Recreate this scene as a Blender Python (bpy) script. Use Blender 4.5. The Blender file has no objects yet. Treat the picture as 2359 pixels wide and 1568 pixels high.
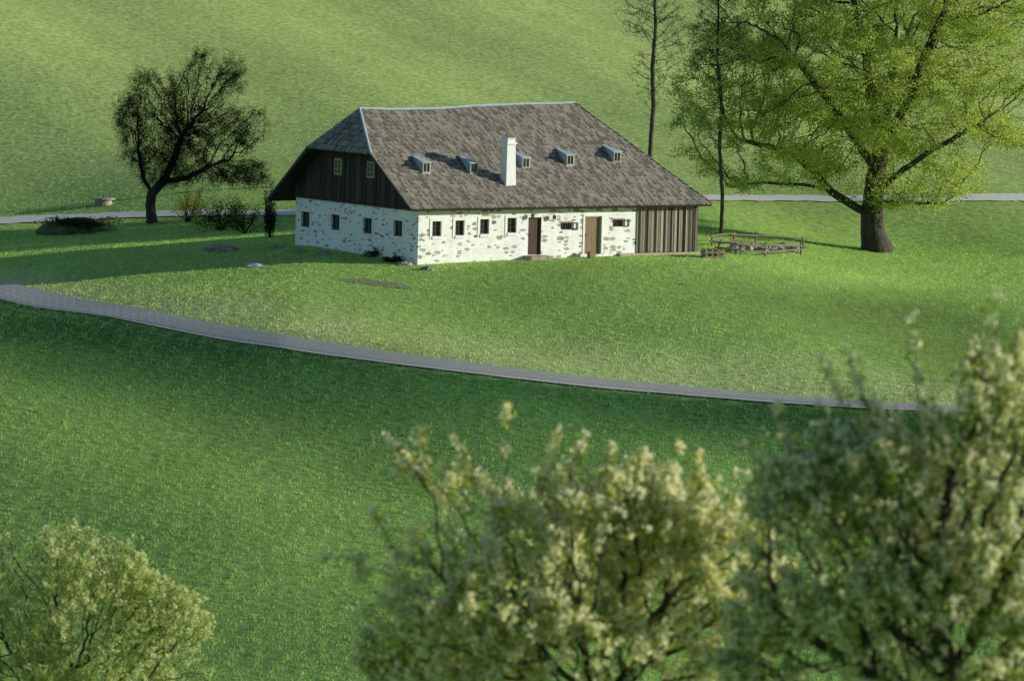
import bpy, math, random
import numpy as np
from mathutils import Vector, Matrix
rng = np.random.default_rng(11); random.seed(11)
col = bpy.context.scene.collection
R = math.radians
# ------------------------------------------------------------------ camera model
F = 12600.0; CAMZ = 21.2; PITCH = R(4.9); ROLL = 0.026
d0 = np.array([0, math.cos(PITCH), -math.sin(PITCH)])
u0 = np.array([0, math.sin(PITCH), math.cos(PITCH)])
r0 = np.array([1.0, 0, 0])
rt = math.cos(ROLL)*r0 + math.sin(ROLL)*u0
up = math.cos(ROLL)*u0 - math.sin(ROLL)*r0
CAM = np.array([0, 0, CAMZ])
def ray(px, py): return d0 + (px-1179.5)/F*rt - (py-784)/F*up
def depth(px, py, y):
    d = ray(px, py); return CAM + d*(y/d[1])
# ------------------------------------------------------------------ terrain
TY = [-60,0,40,85,120,150,180,200,215,250,285,298,305,322,330,340,360,400,450,500,600,900,3000]
TZ = [24,19.4,13.5,6,.5,-4,-8,-9,-8.2,-4.6,-1.2,-.1,0,0,.2,1.0,3.8,9.8,17,22,24,15,10]
ty = np.arange(-60, 3001, 1.0); tz = np.interp(ty, TY, TZ)
k = np.exp(-0.5*(np.arange(-15, 16)/5.0)**2); k /= k.sum()
tz = np.convolve(np.pad(tz, 15, mode='edge'), k, mode='valid')
def ss(t):
    t = np.clip(t, 0, 1); return t*t*(3-2*t)
def hgt(x, y):
    x = np.asarray(x, float); y = np.asarray(y, float)
    z = np.interp(y, ty, tz)
    xl = np.clip(-x-11.5, 0, 60)
    z = z - .09*xl*ss((y-250)/40)*ss((380-y)/40)
    xc = np.clip(x, -80, 80)
    z = z - .05*xc*ss((y-340)/50)
    z = z + .03*xc*ss((y-190)/20)*ss((265-y)/25)
    z = z - 1.3*ss((x-9)/15)*ss((y-262)/48)*ss((350-y)/24)
    yr = 289 - (x+27)*.62
    z = z - .5*ss((yr-3.5-y)/8)*ss((y-150)/40)
    m = ss((abs(y-310)-16)/10)
    z = z + .15*np.sin(x*.27+y*.13)*m + .13*np.sin(x*.15-y*.21+1)*m
    return z
def at(px, py, off=0.0, y0=192):
    d = ray(px, py); ys = np.arange(y0, 700, .2); P = CAM[None] + d[None]*(ys/d[1])[:, None]
    g = P[:, 2] - hgt(P[:, 0], P[:, 1])
    i = np.argmax(g < 0)
    if i == 0: i = len(ys)-1
    t = g[i-1]/(g[i-1]-g[i]+1e-9); p = P[i-1]*(1-t)+P[i]*t
    return np.array([p[0], p[1], float(hgt(p[0], p[1]))+off])
# ------------------------------------------------------------------ helpers
def tag(o, label=None, cat=None, group=None, kind=None):
    if label: o['label'] = label
    if cat: o['category'] = cat
    if group: o['group'] = group
    if kind: o['kind'] = kind
    return o
def empty(name, loc, rz=0, label=None, cat=None, group=None):
    o = bpy.data.objects.new(name, None); col.objects.link(o)
    o.location = tuple(float(v) for v in loc); o.rotation_euler = (0, 0, rz); o.empty_display_size = .2
    return tag(o, label, cat, group)
class MB:
    def __init__(s): s.v = []; s.f = []
    def poly(s, pts):
        n = len(s.v); s.v += [tuple(map(float, p)) for p in pts]; s.f.append(tuple(range(n, n+len(pts))))
    def box(s, a, b, taper=1.0):
        (x0, y0, z0), (x1, y1, z1) = a, b
        cx, cy = (x0+x1)/2, (y0+y1)/2; n = len(s.v)
        s.v += [(x0,y0,z0),(x1,y0,z0),(x1,y1,z0),(x0,y1,z0)]
        s.v += [(cx+(x-cx)*taper, cy+(y-cy)*taper, z1) for x, y in ((x0,y0),(x1,y0),(x1,y1),(x0,y1))]
        for f in ((0,3,2,1),(4,5,6,7),(0,1,5,4),(1,2,6,5),(2,3,7,6),(3,0,4,7)): s.f.append(tuple(n+i for i in f))
    def tube(s, pts, rad, sides=6, cap=True):
        pts = [Vector(map(float, p)) for p in pts]; n0 = len(s.v); m = len(pts)
        ref = None
        for i, p in enumerate(pts):
            t = (pts[min(i+1, m-1)]-pts[max(i-1, 0)])
            if t.length < 1e-6: t = Vector((0, 0, 1))
            t.normalize()
            if ref is None: ref = t.orthogonal().normalized()
            a = (ref - t*ref.dot(t))
            a = a.normalized() if a.length > 1e-4 else t.orthogonal().normalized()
            ref = a; b = t.cross(a); r = rad[i]
            for k in range(sides):
                q = p + (a*math.cos(2*math.pi*k/sides) + b*math.sin(2*math.pi*k/sides))*r
                s.v.append((q.x, q.y, q.z))
        for i in range(m-1):
            for k in range(sides):
                k2 = (k+1) % sides
                s.f.append((n0+i*sides+k, n0+i*sides+k2, n0+(i+1)*sides+k2, n0+(i+1)*sides+k))
        if cap:
            s.f.append(tuple(n0+k for k in reversed(range(sides)))); s.f.append(tuple(n0+(m-1)*sides+k for k in range(sides)))
    def build(s, name, mat, parent=None, smooth=False):
        me = bpy.data.meshes.new(name); me.from_pydata(s.v, [], s.f); me.materials.append(mat)
        if smooth: me.polygons.foreach_set('use_smooth', [True]*len(me.polygons))
        o = bpy.data.objects.new(name, me); col.objects.link(o)
        if parent: o.parent = parent
        return o
def np_mesh(name, V, nper, mat, parent=None, color=None):
    V = np.ascontiguousarray(V, dtype=np.float32).reshape(-1, 3); n = len(V); nf = n//nper
    me = bpy.data.meshes.new(name); me.vertices.add(n); me.loops.add(n); me.polygons.add(nf)
    me.vertices.foreach_set('co', V.ravel()); me.loops.foreach_set('vertex_index', np.arange(n, dtype=np.int32))
    me.polygons.foreach_set('loop_start', np.arange(0, n, nper, dtype=np.int32))
    me.update(calc_edges=True)
    if color is not None:
        a = me.color_attributes.new('tint', 'FLOAT_COLOR', 'POINT')
        c = np.ones((n, 4), np.float32); c[:, :3] = color; a.data.foreach_set('color', c.ravel())
    me.materials.append(mat); o = bpy.data.objects.new(name, me); col.objects.link(o)
    if parent: o.parent = parent
    return o
# ------------------------------------------------------------------ materials
def newmat(name):
    m = bpy.data.materials.new(name); m.use_nodes = True; nt = m.node_tree; nt.nodes.clear()
    out = nt.nodes.new('ShaderNodeOutputMaterial'); return m, nt, out
def N(nt, t, **kw):
    n = nt.nodes.new(t)
    for k_, v in kw.items(): setattr(n, k_, v)
    return n
def ramp(nt, fac, stops):
    r = N(nt, 'ShaderNodeValToRGB'); e = r.color_ramp.elements
    while len(e) < len(stops): e.new(.5)
    for i, (p, c) in enumerate(stops): e[i].position = p; e[i].color = (*c, 1)
    nt.links.new(fac, r.inputs[0]); return r.outputs[0]
def noisy(name, c1, c2, scale=4, stretch=(1,1,1), rough=.85, bump=.3, island=0.0, detail=6, metallic=0, bdist=.02):
    m, nt, out = newmat(name); L = nt.links.new
    b = N(nt, 'ShaderNodeBsdfPrincipled'); b.inputs['Roughness'].default_value = rough; b.inputs['Metallic'].default_value = metallic
    tc = N(nt, 'ShaderNodeTexCoord'); mp = N(nt, 'ShaderNodeMapping'); mp.inputs['Scale'].default_value = stretch
    L(tc.outputs['Object'], mp.inputs[0])
    nz = N(nt, 'ShaderNodeTexNoise'); nz.inputs['Scale'].default_value = scale; nz.inputs['Detail'].default_value = detail
    L(mp.outputs[0], nz.inputs['Vector'])
    fac = nz.outputs['Fac']
    if island:
        g = N(nt, 'ShaderNodeNewGeometry'); mx = N(nt, 'ShaderNodeMix'); mx.inputs[0].default_value = island
        L(fac, mx.inputs[2]); L(g.outputs['Random Per Island'], mx.inputs[3]); fac = mx.outputs[0]
    c = ramp(nt, fac, [(.28, c1), (.72, c2)]); L(c, b.inputs['Base Color'])
    if bump:
        bp = N(nt, 'ShaderNodeBump'); bp.inputs['Strength'].default_value = bump; bp.inputs['Distance'].default_value = bdist
        L(nz.outputs['Fac'], bp.inputs['Height']); L(bp.outputs[0], b.inputs['Normal'])
    L(b.outputs[0], out.inputs[0]); return m
def leafmat(name, c1, c2, c3=None, trans=.4, scale=.7):
    m, nt, out = newmat(name); L = nt.links.new
    g = N(nt, 'ShaderNodeNewGeometry'); tc = N(nt, 'ShaderNodeTexCoord')
    nz = N(nt, 'ShaderNodeTexNoise'); nz.inputs['Scale'].default_value = scale; nz.inputs['Detail'].default_value = 3
    L(tc.outputs['Object'], nz.inputs['Vector'])
    mx = N(nt, 'ShaderNodeMix'); mx.inputs[0].default_value = .5
    L(nz.outputs['Fac'], mx.inputs[2]); L(g.outputs['Random Per Island'], mx.inputs[3])
    st = [(.2, c1), (.75, c2)] if c3 is None else [(.2, c1), (.55, c2), (.85, c3)]
    c = ramp(nt, mx.outputs[0], st)
    df = N(nt, 'ShaderNodeBsdfDiffuse'); tr = N(nt, 'ShaderNodeBsdfTranslucent'); ms = N(nt, 'ShaderNodeMixShader')
    ms.inputs[0].default_value = trans; L(c, df.inputs[0]); L(c, tr.inputs[0]); L(df.outputs[0], ms.inputs[1]); L(tr.outputs[0], ms.inputs[2])
    L(ms.outputs[0], out.inputs[0]); return m
def tintmat(name, trans, gain=1.0, noise=False):
    m, nt, out = newmat(name); L = nt.links.new
    a = N(nt, 'ShaderNodeAttribute', attribute_name='tint')
    c = a.outputs['Color']
    if noise:
        tc = N(nt, 'ShaderNodeTexCoord'); nz = N(nt, 'ShaderNodeTexNoise'); nz.inputs['Scale'].default_value = 2.5; nz.inputs['Detail'].default_value = 8
        L(tc.outputs['Object'], nz.inputs['Vector'])
        r = ramp(nt, nz.outputs['Fac'], [(.3, (.55*gain,)*3), (.7, (1.1*gain,)*3)])
        mx = N(nt, 'ShaderNodeMix', data_type='RGBA', blend_type='MULTIPLY'); mx.inputs[0].default_value = 1
        L(c, mx.inputs[6]); L(r, mx.inputs[7]); c = mx.outputs[2]
    df = N(nt, 'ShaderNodeBsdfDiffuse'); L(c, df.inputs[0])
    if trans:
        tr = N(nt, 'ShaderNodeBsdfTranslucent'); ms = N(nt, 'ShaderNodeMixShader'); ms.inputs[0].default_value = trans
        L(c, tr.inputs[0]); L(df.outputs[0], ms.inputs[1]); L(tr.outputs[0], ms.inputs[2]); L(ms.outputs[0], out.inputs[0])
    else: L(df.outputs[0], out.inputs[0])
    return m
def stonewall():
    m, nt, out = newmat('rubble_masonry'); L = nt.links.new
    b = N(nt, 'ShaderNodeBsdfPrincipled'); b.inputs['Roughness'].default_value = .9
    tc = N(nt, 'ShaderNodeTexCoord'); mp = N(nt, 'ShaderNodeMapping'); mp.inputs['Scale'].default_value = (1.95, 1.6, 4.5)
    L(tc.outputs['Object'], mp.inputs[0])
    nz = N(nt, 'ShaderNodeTexNoise'); nz.inputs['Scale'].default_value = 2.2; nz.inputs['Detail'].default_value = 3; L(mp.outputs[0], nz.inputs['Vector'])
    sb = N(nt, 'ShaderNodeVectorMath', operation='SCALE'); sb.inputs['Scale'].default_value = .8; L(nz.outputs['Color'], sb.inputs[0])
    ad = N(nt, 'ShaderNodeVectorMath', operation='ADD'); L(mp.outputs[0], ad.inputs[0]); L(sb.outputs[0], ad.inputs[1])
    vo = N(nt, 'ShaderNodeTexVoronoi'); vo.inputs['Scale'].default_value = 1.0; L(ad.outputs[0], vo.inputs['Vector'])
    sp = N(nt, 'ShaderNodeSeparateColor'); L(vo.outputs['Color'], sp.inputs[0])
    mr = N(nt, 'ShaderNodeMapRange'); mr.inputs[1].default_value = .2; mr.inputs[2].default_value = 1; mr.inputs[3].default_value = 0.12; mr.inputs[4].default_value = .54
    L(sp.outputs[0], mr.inputs[0])
    lt = N(nt, 'ShaderNodeMath', operation='LESS_THAN'); L(vo.outputs['Distance'], lt.inputs[0]); L(mr.outputs[0], lt.inputs[1])
    sc = ramp(nt, sp.outputs[1], [(.1, (.18,.175,.165)), (.35, (.38,.33,.26)), (.6, (.46,.455,.44)), (.9, (.27,.285,.30))])
    n2 = N(nt, 'ShaderNodeTexNoise'); n2.inputs['Scale'].default_value = 1.2; n2.inputs['Detail'].default_value = 8; L(tc.outputs['Object'], n2.inputs['Vector'])
    wc = ramp(nt, n2.outputs['Fac'], [(.3, (.80,.81,.80)), (.6, (.91,.92,.92))])
    mx = N(nt, 'ShaderNodeMix', data_type='RGBA'); L(lt.outputs[0], mx.inputs[0]); L(wc, mx.inputs[6]); L(sc, mx.inputs[7])
    L(mx.outputs[2], b.inputs['Base Color'])
    bp = N(nt, 'ShaderNodeBump'); bp.inputs['Strength'].default_value = .6; bp.inputs['Distance'].default_value = .03; L(vo.outputs['Distance'], bp.inputs['Height']); L(bp.outputs[0], b.inputs['Normal'])
    L(b.outputs[0], out.inputs[0]); return m
M = dict(
 stone=stonewall(),
 plaster=noisy('white_plaster', (.82,.82,.81), (.91,.91,.90), 5, bump=.2),
 darkwood=noisy('dark_weathered_boards', (.018,.016,.014), (.075,.06,.045), 3, (6,6,.6), island=.5),
 greywood=noisy('grey_weathered_boards', (.12,.10,.08), (.42,.37,.29), 3, (6,6,.5), island=.55),
 fencewood=noisy('dark_fence_poles', (.06,.05,.038), (.22,.19,.14), 3, (6,6,.5), island=.55),
 shingle=noisy('weathered_shingles', (.15,.135,.112), (.37,.335,.28), 3.5, (1,1,1), island=.72, bump=.1),
 deck=noisy('roof_underside', (.015,.012,.010), (.04,.03,.025), 3, bump=0),
 metal=noisy('blue_grey_sheet_metal', (.34,.46,.53), (.50,.62,.69), 6, rough=.5, bump=.05),
 glass=noisy('dark_window_glass', (.02,.028,.035), (.035,.045,.055), 3, rough=.08, bump=0),
 framewood=noisy('dark_window_wood', (.05,.045,.04), (.09,.08,.07), 8),
 palewood=noisy('pale_window_wood', (.35,.28,.2), (.5,.42,.32), 8),
 doorbrown=noisy('brown_door_boards', (.18,.125,.08), (.30,.22,.14), 4, (8,1,.6)),
 doordark=noisy('dark_door_boards', (.05,.03,.02), (.11,.07,.045), 4, (8,1,.6)),
 rock=noisy('field_stone', (.18,.16,.13), (.42,.38,.32), 3, bump=.6),
 palerock=noisy('pale_stone', (.4,.42,.42), (.6,.62,.62), 3, bump=.4),
 turf=noisy('mossy_turf', (.05,.075,.03), (.15,.20,.075), 3, bump=.6, bdist=.08),
 bark=noisy('tree_bark', (.018,.016,.012), (.07,.058,.042), 2.5, (3,3,.7), bump=1.0, bdist=.08),
 darkbark=noisy('dark_bark', (.016,.014,.010), (.05,.042,.03), 2.5, (3,3,.7), bump=.6),
 slimbark=noisy('greenish_bark', (.04,.038,.026), (.10,.09,.065), 2.5, (3,3,.7), bump=.6),
 asphalt=noisy('asphalt', (.43,.425,.37), (.51,.50,.44), 2.0, bump=.2, bdist=.01),
 gravel=noisy('pale_gravel', (.50,.49,.41), (.68,.66,.57), 6, bump=.4),
 palegravel=noisy('white_gravel', (.66,.65,.56), (.80,.79,.70), 6, bump=.4),
 soil=noisy('bare_soil', (.15,.19,.09), (.28,.30,.18), 3, bump=.5),
 oakleaf=leafmat('young_lime_leaves', (.25,.37,.07), (.55,.65,.14), (.79,.82,.24), .5, .35),
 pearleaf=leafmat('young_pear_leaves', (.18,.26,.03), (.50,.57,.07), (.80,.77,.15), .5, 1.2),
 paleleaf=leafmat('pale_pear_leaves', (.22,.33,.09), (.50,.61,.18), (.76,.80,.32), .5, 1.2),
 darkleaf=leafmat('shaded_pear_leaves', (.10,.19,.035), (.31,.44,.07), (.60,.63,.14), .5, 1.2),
 twig=leafmat('dark_twigs', (.012,.016,.009), (.034,.040,.018), None, .0, 1),
 slimtwig=leafmat('slim_tree_twigs', (.03,.032,.02), (.08,.08,.04), None, .0, 1),
 blossom=leafmat('cream_blossom', (.89,.87,.50), (.94,.92,.70), None, .5, 1),
 shrub=leafmat('dark_shrub_leaves', (.014,.028,.011), (.05,.075,.022), None, .3, 2),
 yellow=leafmat('yellow_shrub_leaves', (.30,.24,.02), (.6,.50,.05), None, .4, 2),
 red=leafmat('reddish_leaves', (.10,.03,.02), (.2,.07,.04), None, .3, 2),
 grass=tintmat('grass_blades', .45), ground=tintmat('meadow_ground', 0, .85, True))
# ------------------------------------------------------------------ roads (traced on the terrain)
def strip(edgeA, edgeB, n=140):
    A = np.array([at(*p) for p in edgeA]); B = np.array([at(*p) for p in edgeB])
    t = np.linspace(0, 1, len(A)); T = np.linspace(0, 1, n)
    f = lambda P: np.stack([np.interp(T, t, P[:, i]) for i in range(3)], 1)
    sm = lambda P: np.stack([np.convolve(np.pad(P[:, i], 6, mode='reflect', reflect_type='odd'), np.ones(13)/13, 'valid') for i in range(3)], 1)
    return sm(f(A)), sm(f(B))
def road(name, A, B, mat, off, across=4, jag=0):
    mb = MB(); n = len(A); rows = []; jr = np.convolve(rng.random(n+4)-.5, np.ones(5)/5, 'valid')*2.2
    for i in range(n):
        row = []
        for j in range(across+1):
            s = j/across; p = A[i]*(1-s)+B[i]*s
            if jag and j in (0, across): p = p + jr[i]*jag*(B[i]-A[i])
            row.append(len(mb.v)); mb.v.append((p[0], p[1], float(hgt(p[0], p[1]))+off))
        rows.append(row)
    for i in range(n-1):
        for j in range(across): mb.f.append((rows[i][j], rows[i+1][j], rows[i+1][j+1], rows[i][j+1]))
    o = mb.build(name, mat); return tag(o, kind='structure')
eT = [(-150,622),(0,652),(200,693),(400,732),(600,767),(800,798),(1000,828),(1200,854),(1400,875),(1600,893),(1800,911),(2000,927),(2200,938),(2450,949)]
eB = [(-150,655),(0,687),(200,723),(400,759),(600,792),(800,822),(1000,848),(1200,871),(1400,891),(1600,908),(1800,924),(2000,939),(2200,949),(2450,959)]
RA, RB = strip(eT, eB); road('road', RA, RB, M['asphalt'], .07)
nv = (RB-RA); nv /= np.linalg.norm(nv, axis=1)[:, None]
road('road_verge', RB-nv*.05, RB+nv*.45, M['gravel'], .06, 2, .2)
lT = [(-120,505),(0,502),(120,497),(250,491),(420,487),(560,485),(680,484),(760,483)]
lB = [(-120,523),(0,518),(120,512),(250,504),(420,500),(560,498),(680,497),(760,496)]
LA, LB = strip(lT, lB); road('gravel_track', LA, LB, M['palegravel'], .06, 2, .15)
gT = [(1560,451),(1660,450),(1800,451),(2000,452),(2150,452),(2359,448),(2500,444)]
gB = [(1560,463),(1660,463),(1800,464),(2000,465),(2150,466),(2359,466),(2500,463)]
GA, GB = strip(gT, gB); road('gravel_track_far', GA, GB, M['palegravel'], .06, 2, .15)
def inpoly(x, y, P):
    ins = np.zeros(len(x), bool); n = len(P)
    for i in range(n):
        x1, y1 = P[i][:2]; x2, y2 = P[(i+1) % n][:2]
        if y1 == y2: continue
        c = ((y1 > y) != (y2 > y)) & (x < (x2-x1)*(y-y1)/(y2-y1)+x1); ins ^= c
    return ins
roadpoly = np.concatenate([RA, RB[::-1]+(nv*.48)[::-1]]); tp1 = np.concatenate([LA, LB[::-1]]); tp2 = np.concatenate([GA, GB[::-1]])
# ------------------------------------------------------------------ ground + grass
def lown(x, y, s, seed):
    r = np.random.default_rng(seed); z = np.zeros_like(x)
    for i in range(9):
        a = r.random()*6.28; fq = s*(.5+r.random()*1.6); z += np.sin((x*math.cos(a)+y*.45*math.sin(a))*fq+r.random()*6.28)
    return z/9*1.8
def field_col(x, y):
    yr = np.interp(x, RB[:, 0], RB[:, 1])
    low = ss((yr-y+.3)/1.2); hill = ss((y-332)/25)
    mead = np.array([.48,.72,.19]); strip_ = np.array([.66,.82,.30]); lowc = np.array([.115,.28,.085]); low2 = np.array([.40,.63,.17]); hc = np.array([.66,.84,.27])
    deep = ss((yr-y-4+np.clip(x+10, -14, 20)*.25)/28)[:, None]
    lc = lowc*(1-deep)+low2*deep  # shade below the road put into the grass colour, fading out downhill
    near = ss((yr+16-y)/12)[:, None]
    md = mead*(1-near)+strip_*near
    # undulation shading painted into the grass in soft patches in front of the house
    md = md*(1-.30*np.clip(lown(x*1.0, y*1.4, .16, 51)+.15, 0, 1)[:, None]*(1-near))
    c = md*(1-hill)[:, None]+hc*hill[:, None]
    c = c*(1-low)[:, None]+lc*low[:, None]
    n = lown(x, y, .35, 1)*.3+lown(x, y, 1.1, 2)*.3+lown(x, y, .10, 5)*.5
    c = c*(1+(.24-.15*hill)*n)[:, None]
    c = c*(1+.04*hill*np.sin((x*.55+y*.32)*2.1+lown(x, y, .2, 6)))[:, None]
    return c
xs = np.concatenate([[-3000,-1500,-800,-400,-250,-150,-100,-70], np.arange(-55,56,1.0), [70,100,150,250,400,800,1500,3000]])
ys = np.concatenate([[-60,-30], np.arange(0,180,4.0), np.arange(180,470,1.0), np.arange(470,620,6.0), [660,720,800,900,1100,1500,2200,3000]])
X, Y = np.meshgrid(xs, ys); Z = hgt(X, Y); nx, ny = len(xs), len(ys)
V = np.stack([X, Y, Z], -1).reshape(-1, 3)
idx = np.arange(nx*ny).reshape(ny, nx)
Q = np.stack([idx[:-1, :-1], idx[:-1, 1:], idx[1:, 1:], idx[1:, :-1]], -1).reshape(-1, 4)
me = bpy.data.meshes.new('ground'); me.from_pydata(V.tolist(), [], Q.tolist()); me.polygons.foreach_set('use_smooth', [True]*len(me.polygons))
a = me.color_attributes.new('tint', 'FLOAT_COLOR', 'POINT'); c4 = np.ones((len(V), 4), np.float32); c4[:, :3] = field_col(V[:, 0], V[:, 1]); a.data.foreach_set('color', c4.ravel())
me.materials.append(M['ground']); g = bpy.data.objects.new('ground', me); col.objects.link(g); tag(g, kind='structure')
# house frame
TH = R(34.7)
dr = CAM + ray(962, 598)*((0-CAMZ)/ray(962, 598)[2]); HC = np.array([dr[0], dr[1], 0.0])
fd = np.array([math.cos(TH), math.sin(TH), 0]); gd = np.array([-math.sin(TH), math.cos(TH), 0])
def w2l(p): q = np.asarray(p)-HC; return np.array([q@fd, q@gd, q[2]])
def l2w(p): return HC+fd*p[0]+gd*p[1]+np.array([0, 0, p[2]])
def onplane(px, py, n, dval):
    o = w2l(CAM); dd = ray(px, py); d = np.array([dd@fd, dd@gd, dd[2]]); n = np.array(n, float)
    t = (dval-n@o)/(n@d); return o+d*t
foot = [l2w(p) for p in ((-.05,-.05,0),(18.95,-.05,0),(18.95,12.5,0),(-.05,12.5,0))]
soilpoly = np.array([at(*p) for p in ((770,643),(840,642),(930,655),(955,667),(900,663),(800,650))])
def blades(n, y0, y1, h0, h1, w, seed, cv, cvl):
    r = np.random.default_rng(seed)
    y = np.sqrt(r.random(n)*(y1*y1-y0*y0)+y0*y0); x = (r.random(n)*2-1)*(.104*y+1)
    cl = lown(x, y, 2.6, 9)*.6+lown(x, y, 7, 10)*.9
    keep = r.random(n) < np.clip(.78+.34*cl, .35, 1)
    keep &= ~inpoly(x, y, roadpoly) & ~inpoly(x, y, tp1) & ~inpoly(x, y, tp2) & ~inpoly(x, y, foot) & ~(inpoly(x, y, soilpoly) & (r.random(n) < .3))
    x = x[keep]; y = y[keep]; cl = cl[keep]; n = len(x); z = hgt(x, y)
    yr = np.interp(x, RB[:, 0], RB[:, 1]); low = y < yr
    hh = (h0+(h1-h0)*r.random(n))*np.clip(1+np.where(low, cvl, cv)*cl, .4, 2.0)*np.where(low, 1.2, 1)
    a = r.random(n)*math.pi; ww = w*(.6+.8*r.random(n))
    dx = np.cos(a)*ww; dy = np.sin(a)*ww; lx = r.normal(0, .3, n)*hh; ly = r.normal(0, .3, n)*hh
    P = np.stack([np.stack([x-dx, y-dy, z-.03], 1), np.stack([x+dx, y+dy, z-.03], 1), np.stack([x+lx, y+ly, z+hh], 1)], 1)
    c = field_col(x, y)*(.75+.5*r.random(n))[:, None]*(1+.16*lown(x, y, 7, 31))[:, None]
    fk_ = low & (r.random(n) < .05); c[fk_] = c[fk_]*np.array([1.9, 1.5, 1.2])
    fl = (y > yr) & (r.random(n) < .22*ss((yr+18-y)/16)*np.clip(.6+lown(x, y, .8, 41), 0, 1.5))
    c[fl] = np.array([.90, .92, .68])
    return P, np.clip(np.repeat(c, 3, 0), 0, .93)
P1, C1 = blades(700000, 190, 332, .04, .10, .020, 21, .34, .55)
P2, C2 = blades(260000, 325, 470, .025, .07, .04, 22, .25, .3)
P = np.concatenate([P1, P2]).reshape(-1, 3); C = np.concatenate([C1, C2])
go = np_mesh('meadow_grass', P, 3, M['grass'], color=C)
tag(go, 'short green grass covering the meadows', 'grass', kind='stuff')
sm_ = MB(); grid = 14; bb0 = soilpoly.min(0); bb1 = soilpoly.max(0)
for i in range(40):
    for j in range(grid):
        x0 = bb0[0]+(bb1[0]-bb0[0])*i/40; x1 = bb0[0]+(bb1[0]-bb0[0])*(i+1)/40; y0 = bb0[1]+(bb1[1]-bb0[1])*j/grid; y1 = bb0[1]+(bb1[1]-bb0[1])*(j+1)/grid
        if inpoly(np.array([(x0+x1)/2]), np.array([(y0+y1)/2]), soilpoly)[0]:
            sm_.poly([(a1, b1, float(hgt(a1, b1))+.02) for a1, b1 in ((x0,y0),(x1,y0),(x1,y1),(x0,y1))])
tag(sm_.build('bare_soil', M['soil']), kind='structure')
# ------------------------------------------------------------------ FARMHOUSE
H = empty('farmhouse', HC, TH, 'long whitewashed rubble stone farmhouse with steep shingled roof and row of tiny dormers', 'house')
W, G = 18.9, 12.47; SH = 14.65
BG, BZ = 13.95, 2.42
ZF = lambda g: 2.8+(7.8-2.8)/7.6*(g+.7); ZB = lambda g: BZ+(7.8-BZ)/(BG-6.9)*(BG-g)
def rect_px(plane, px, py, w, h, keepz=None):
    p = onplane(px, py, *plane); u = p[0] if plane[0][0] == 0 else p[1]
    return [u-w/2, u+w/2, p[2]-h/2, p[2]+h/2]
FR = ((0,1,0), 0.0); GA_ = ((1,0,0), 0.0)
fwin = [rect_px(FR, x, y, .60, .82) for x, y in ((1006,527),(1059,525),(1116,522),(1179,519))]
swin = [rect_px(FR, 1305, 521, .78, .40), rect_px(FR, 1424, 514, .74, .40)]
gwin = [rect_px(GA_, x, y, .88, .86) for x, y in ((704,505),(773,512),(847,520),(917,526))]
d1 = rect_px(FR, 1232, 530, .88, 1.9); d1[2] = .12; d1[3] = 2.2
d2 = rect_px(FR, 1366, 535, 1.15, 1.9); d2[2] = .1; d2[3] = 2.2
def facade(mb, PT, u0, u1, z0, z1, opens, depth=.32):
    us = sorted({u0, u1, *[o[0] for o in opens], *[o[1] for o in opens]}); zs = sorted({z0, z1, *[o[2] for o in opens], *[o[3] for o in opens]})
    for i in range(len(us)-1):
        for j in range(len(zs)-1):
            uc, zc = (us[i]+us[i+1])/2, (zs[j]+zs[j+1])/2
            if any(o[0] < uc < o[1] and o[2] < zc < o[3] for o in opens): continue
            mb.poly([PT(us[i], zs[j], 0), PT(us[i+1], zs[j], 0), PT(us[i+1], zs[j+1], 0), PT(us[i], zs[j+1], 0)])
    for a, b, c, d in opens:
        for (p, q) in (((a,c),(b,c)),((b,c),(b,d)),((b,d),(a,d)),((a,d),(a,c))):
            mb.poly([PT(*p, 0), PT(*q, 0), PT(*q, depth), PT(*p, depth)])
        mb.poly([PT(a,c,depth), PT(b,c,depth), PT(b,d,depth), PT(a,d,depth)])
PF = lambda u, z, d: (u, d, z); PG = lambda u, z, d: (d, u, z)
mb = MB()
facade(mb, PF, 0, SH, -.8, 3.15, fwin+swin+[d1, d2]); facade(mb, PG, 0, G, -.8, 2.7, gwin)
mb.poly([(0,G,-.8),(SH,G,-.8),(SH,G,3.2),(0,G,3.2)])
mb.build('stone_wall', M['stone'], H)
def boards(mb, u0, u1, zb, ztop, PT, w=.2, th=.03):
    u = u0
    while u < u1-.02:
        e = min(u1, u+w*(.75+.5*random.random())); t = th*(.3+random.random()); g_ = .012
        za, zc = ztop(u), ztop(e); b = zb+random.random()*.05
        a0, a1, a2, a3 = PT(u+g_, b, -t), PT(e-g_, b, -t), PT(e-g_, zc, -t), PT(u+g_, za, -t)
        mb.poly([a0, a1, a2, a3]); mb.poly([a0, a3, PT(u+g_, za, .05), PT(u+g_, b, .05)]); mb.poly([a1, PT(e-g_, b, .05), PT(e-g_, zc, .05), a2]); mb.poly([a0, PT(u+g_, b, .05), PT(e-g_, b, .05), a1])
        u = e
mb = MB(); boards(mb, SH, W, .1, lambda u: 3.1, PF, .18, .06)
PR = lambda u, z, d: (W-d, u, z); boards(mb, 0, G, .1, lambda u: 3.1, PR, .2, .05)
sw = mb.build('plank_wall', M['greywood'], H); sw['label'] = 'grey weathered vertical board wall of the barn end'
mb = MB(); mb.poly([(SH,.06,-.8),(W-.06,.06,-.8),(W-.06,.06,3.2),(SH,.06,3.2)]); mb.poly([(W-.06,.06,-.8),(W-.06,G,-.8),(W-.06,G,3.2),(W-.06,.06,3.2)]); mb.poly([(SH,G,-.8),(W-.06,G,-.8),(W-.06,G,3.2),(SH,G,3.2)])
mb.build('plank_backing', M['deck'], sw)
mb = MB(); u = SH+.25
while u < W-.1:
    mb.box((u-.03,-.14,.12), (u+.03,-.075,3.1)); u += .3+.35*random.random()
mb.build('wall_batten', M['greywood'], sw)
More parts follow.
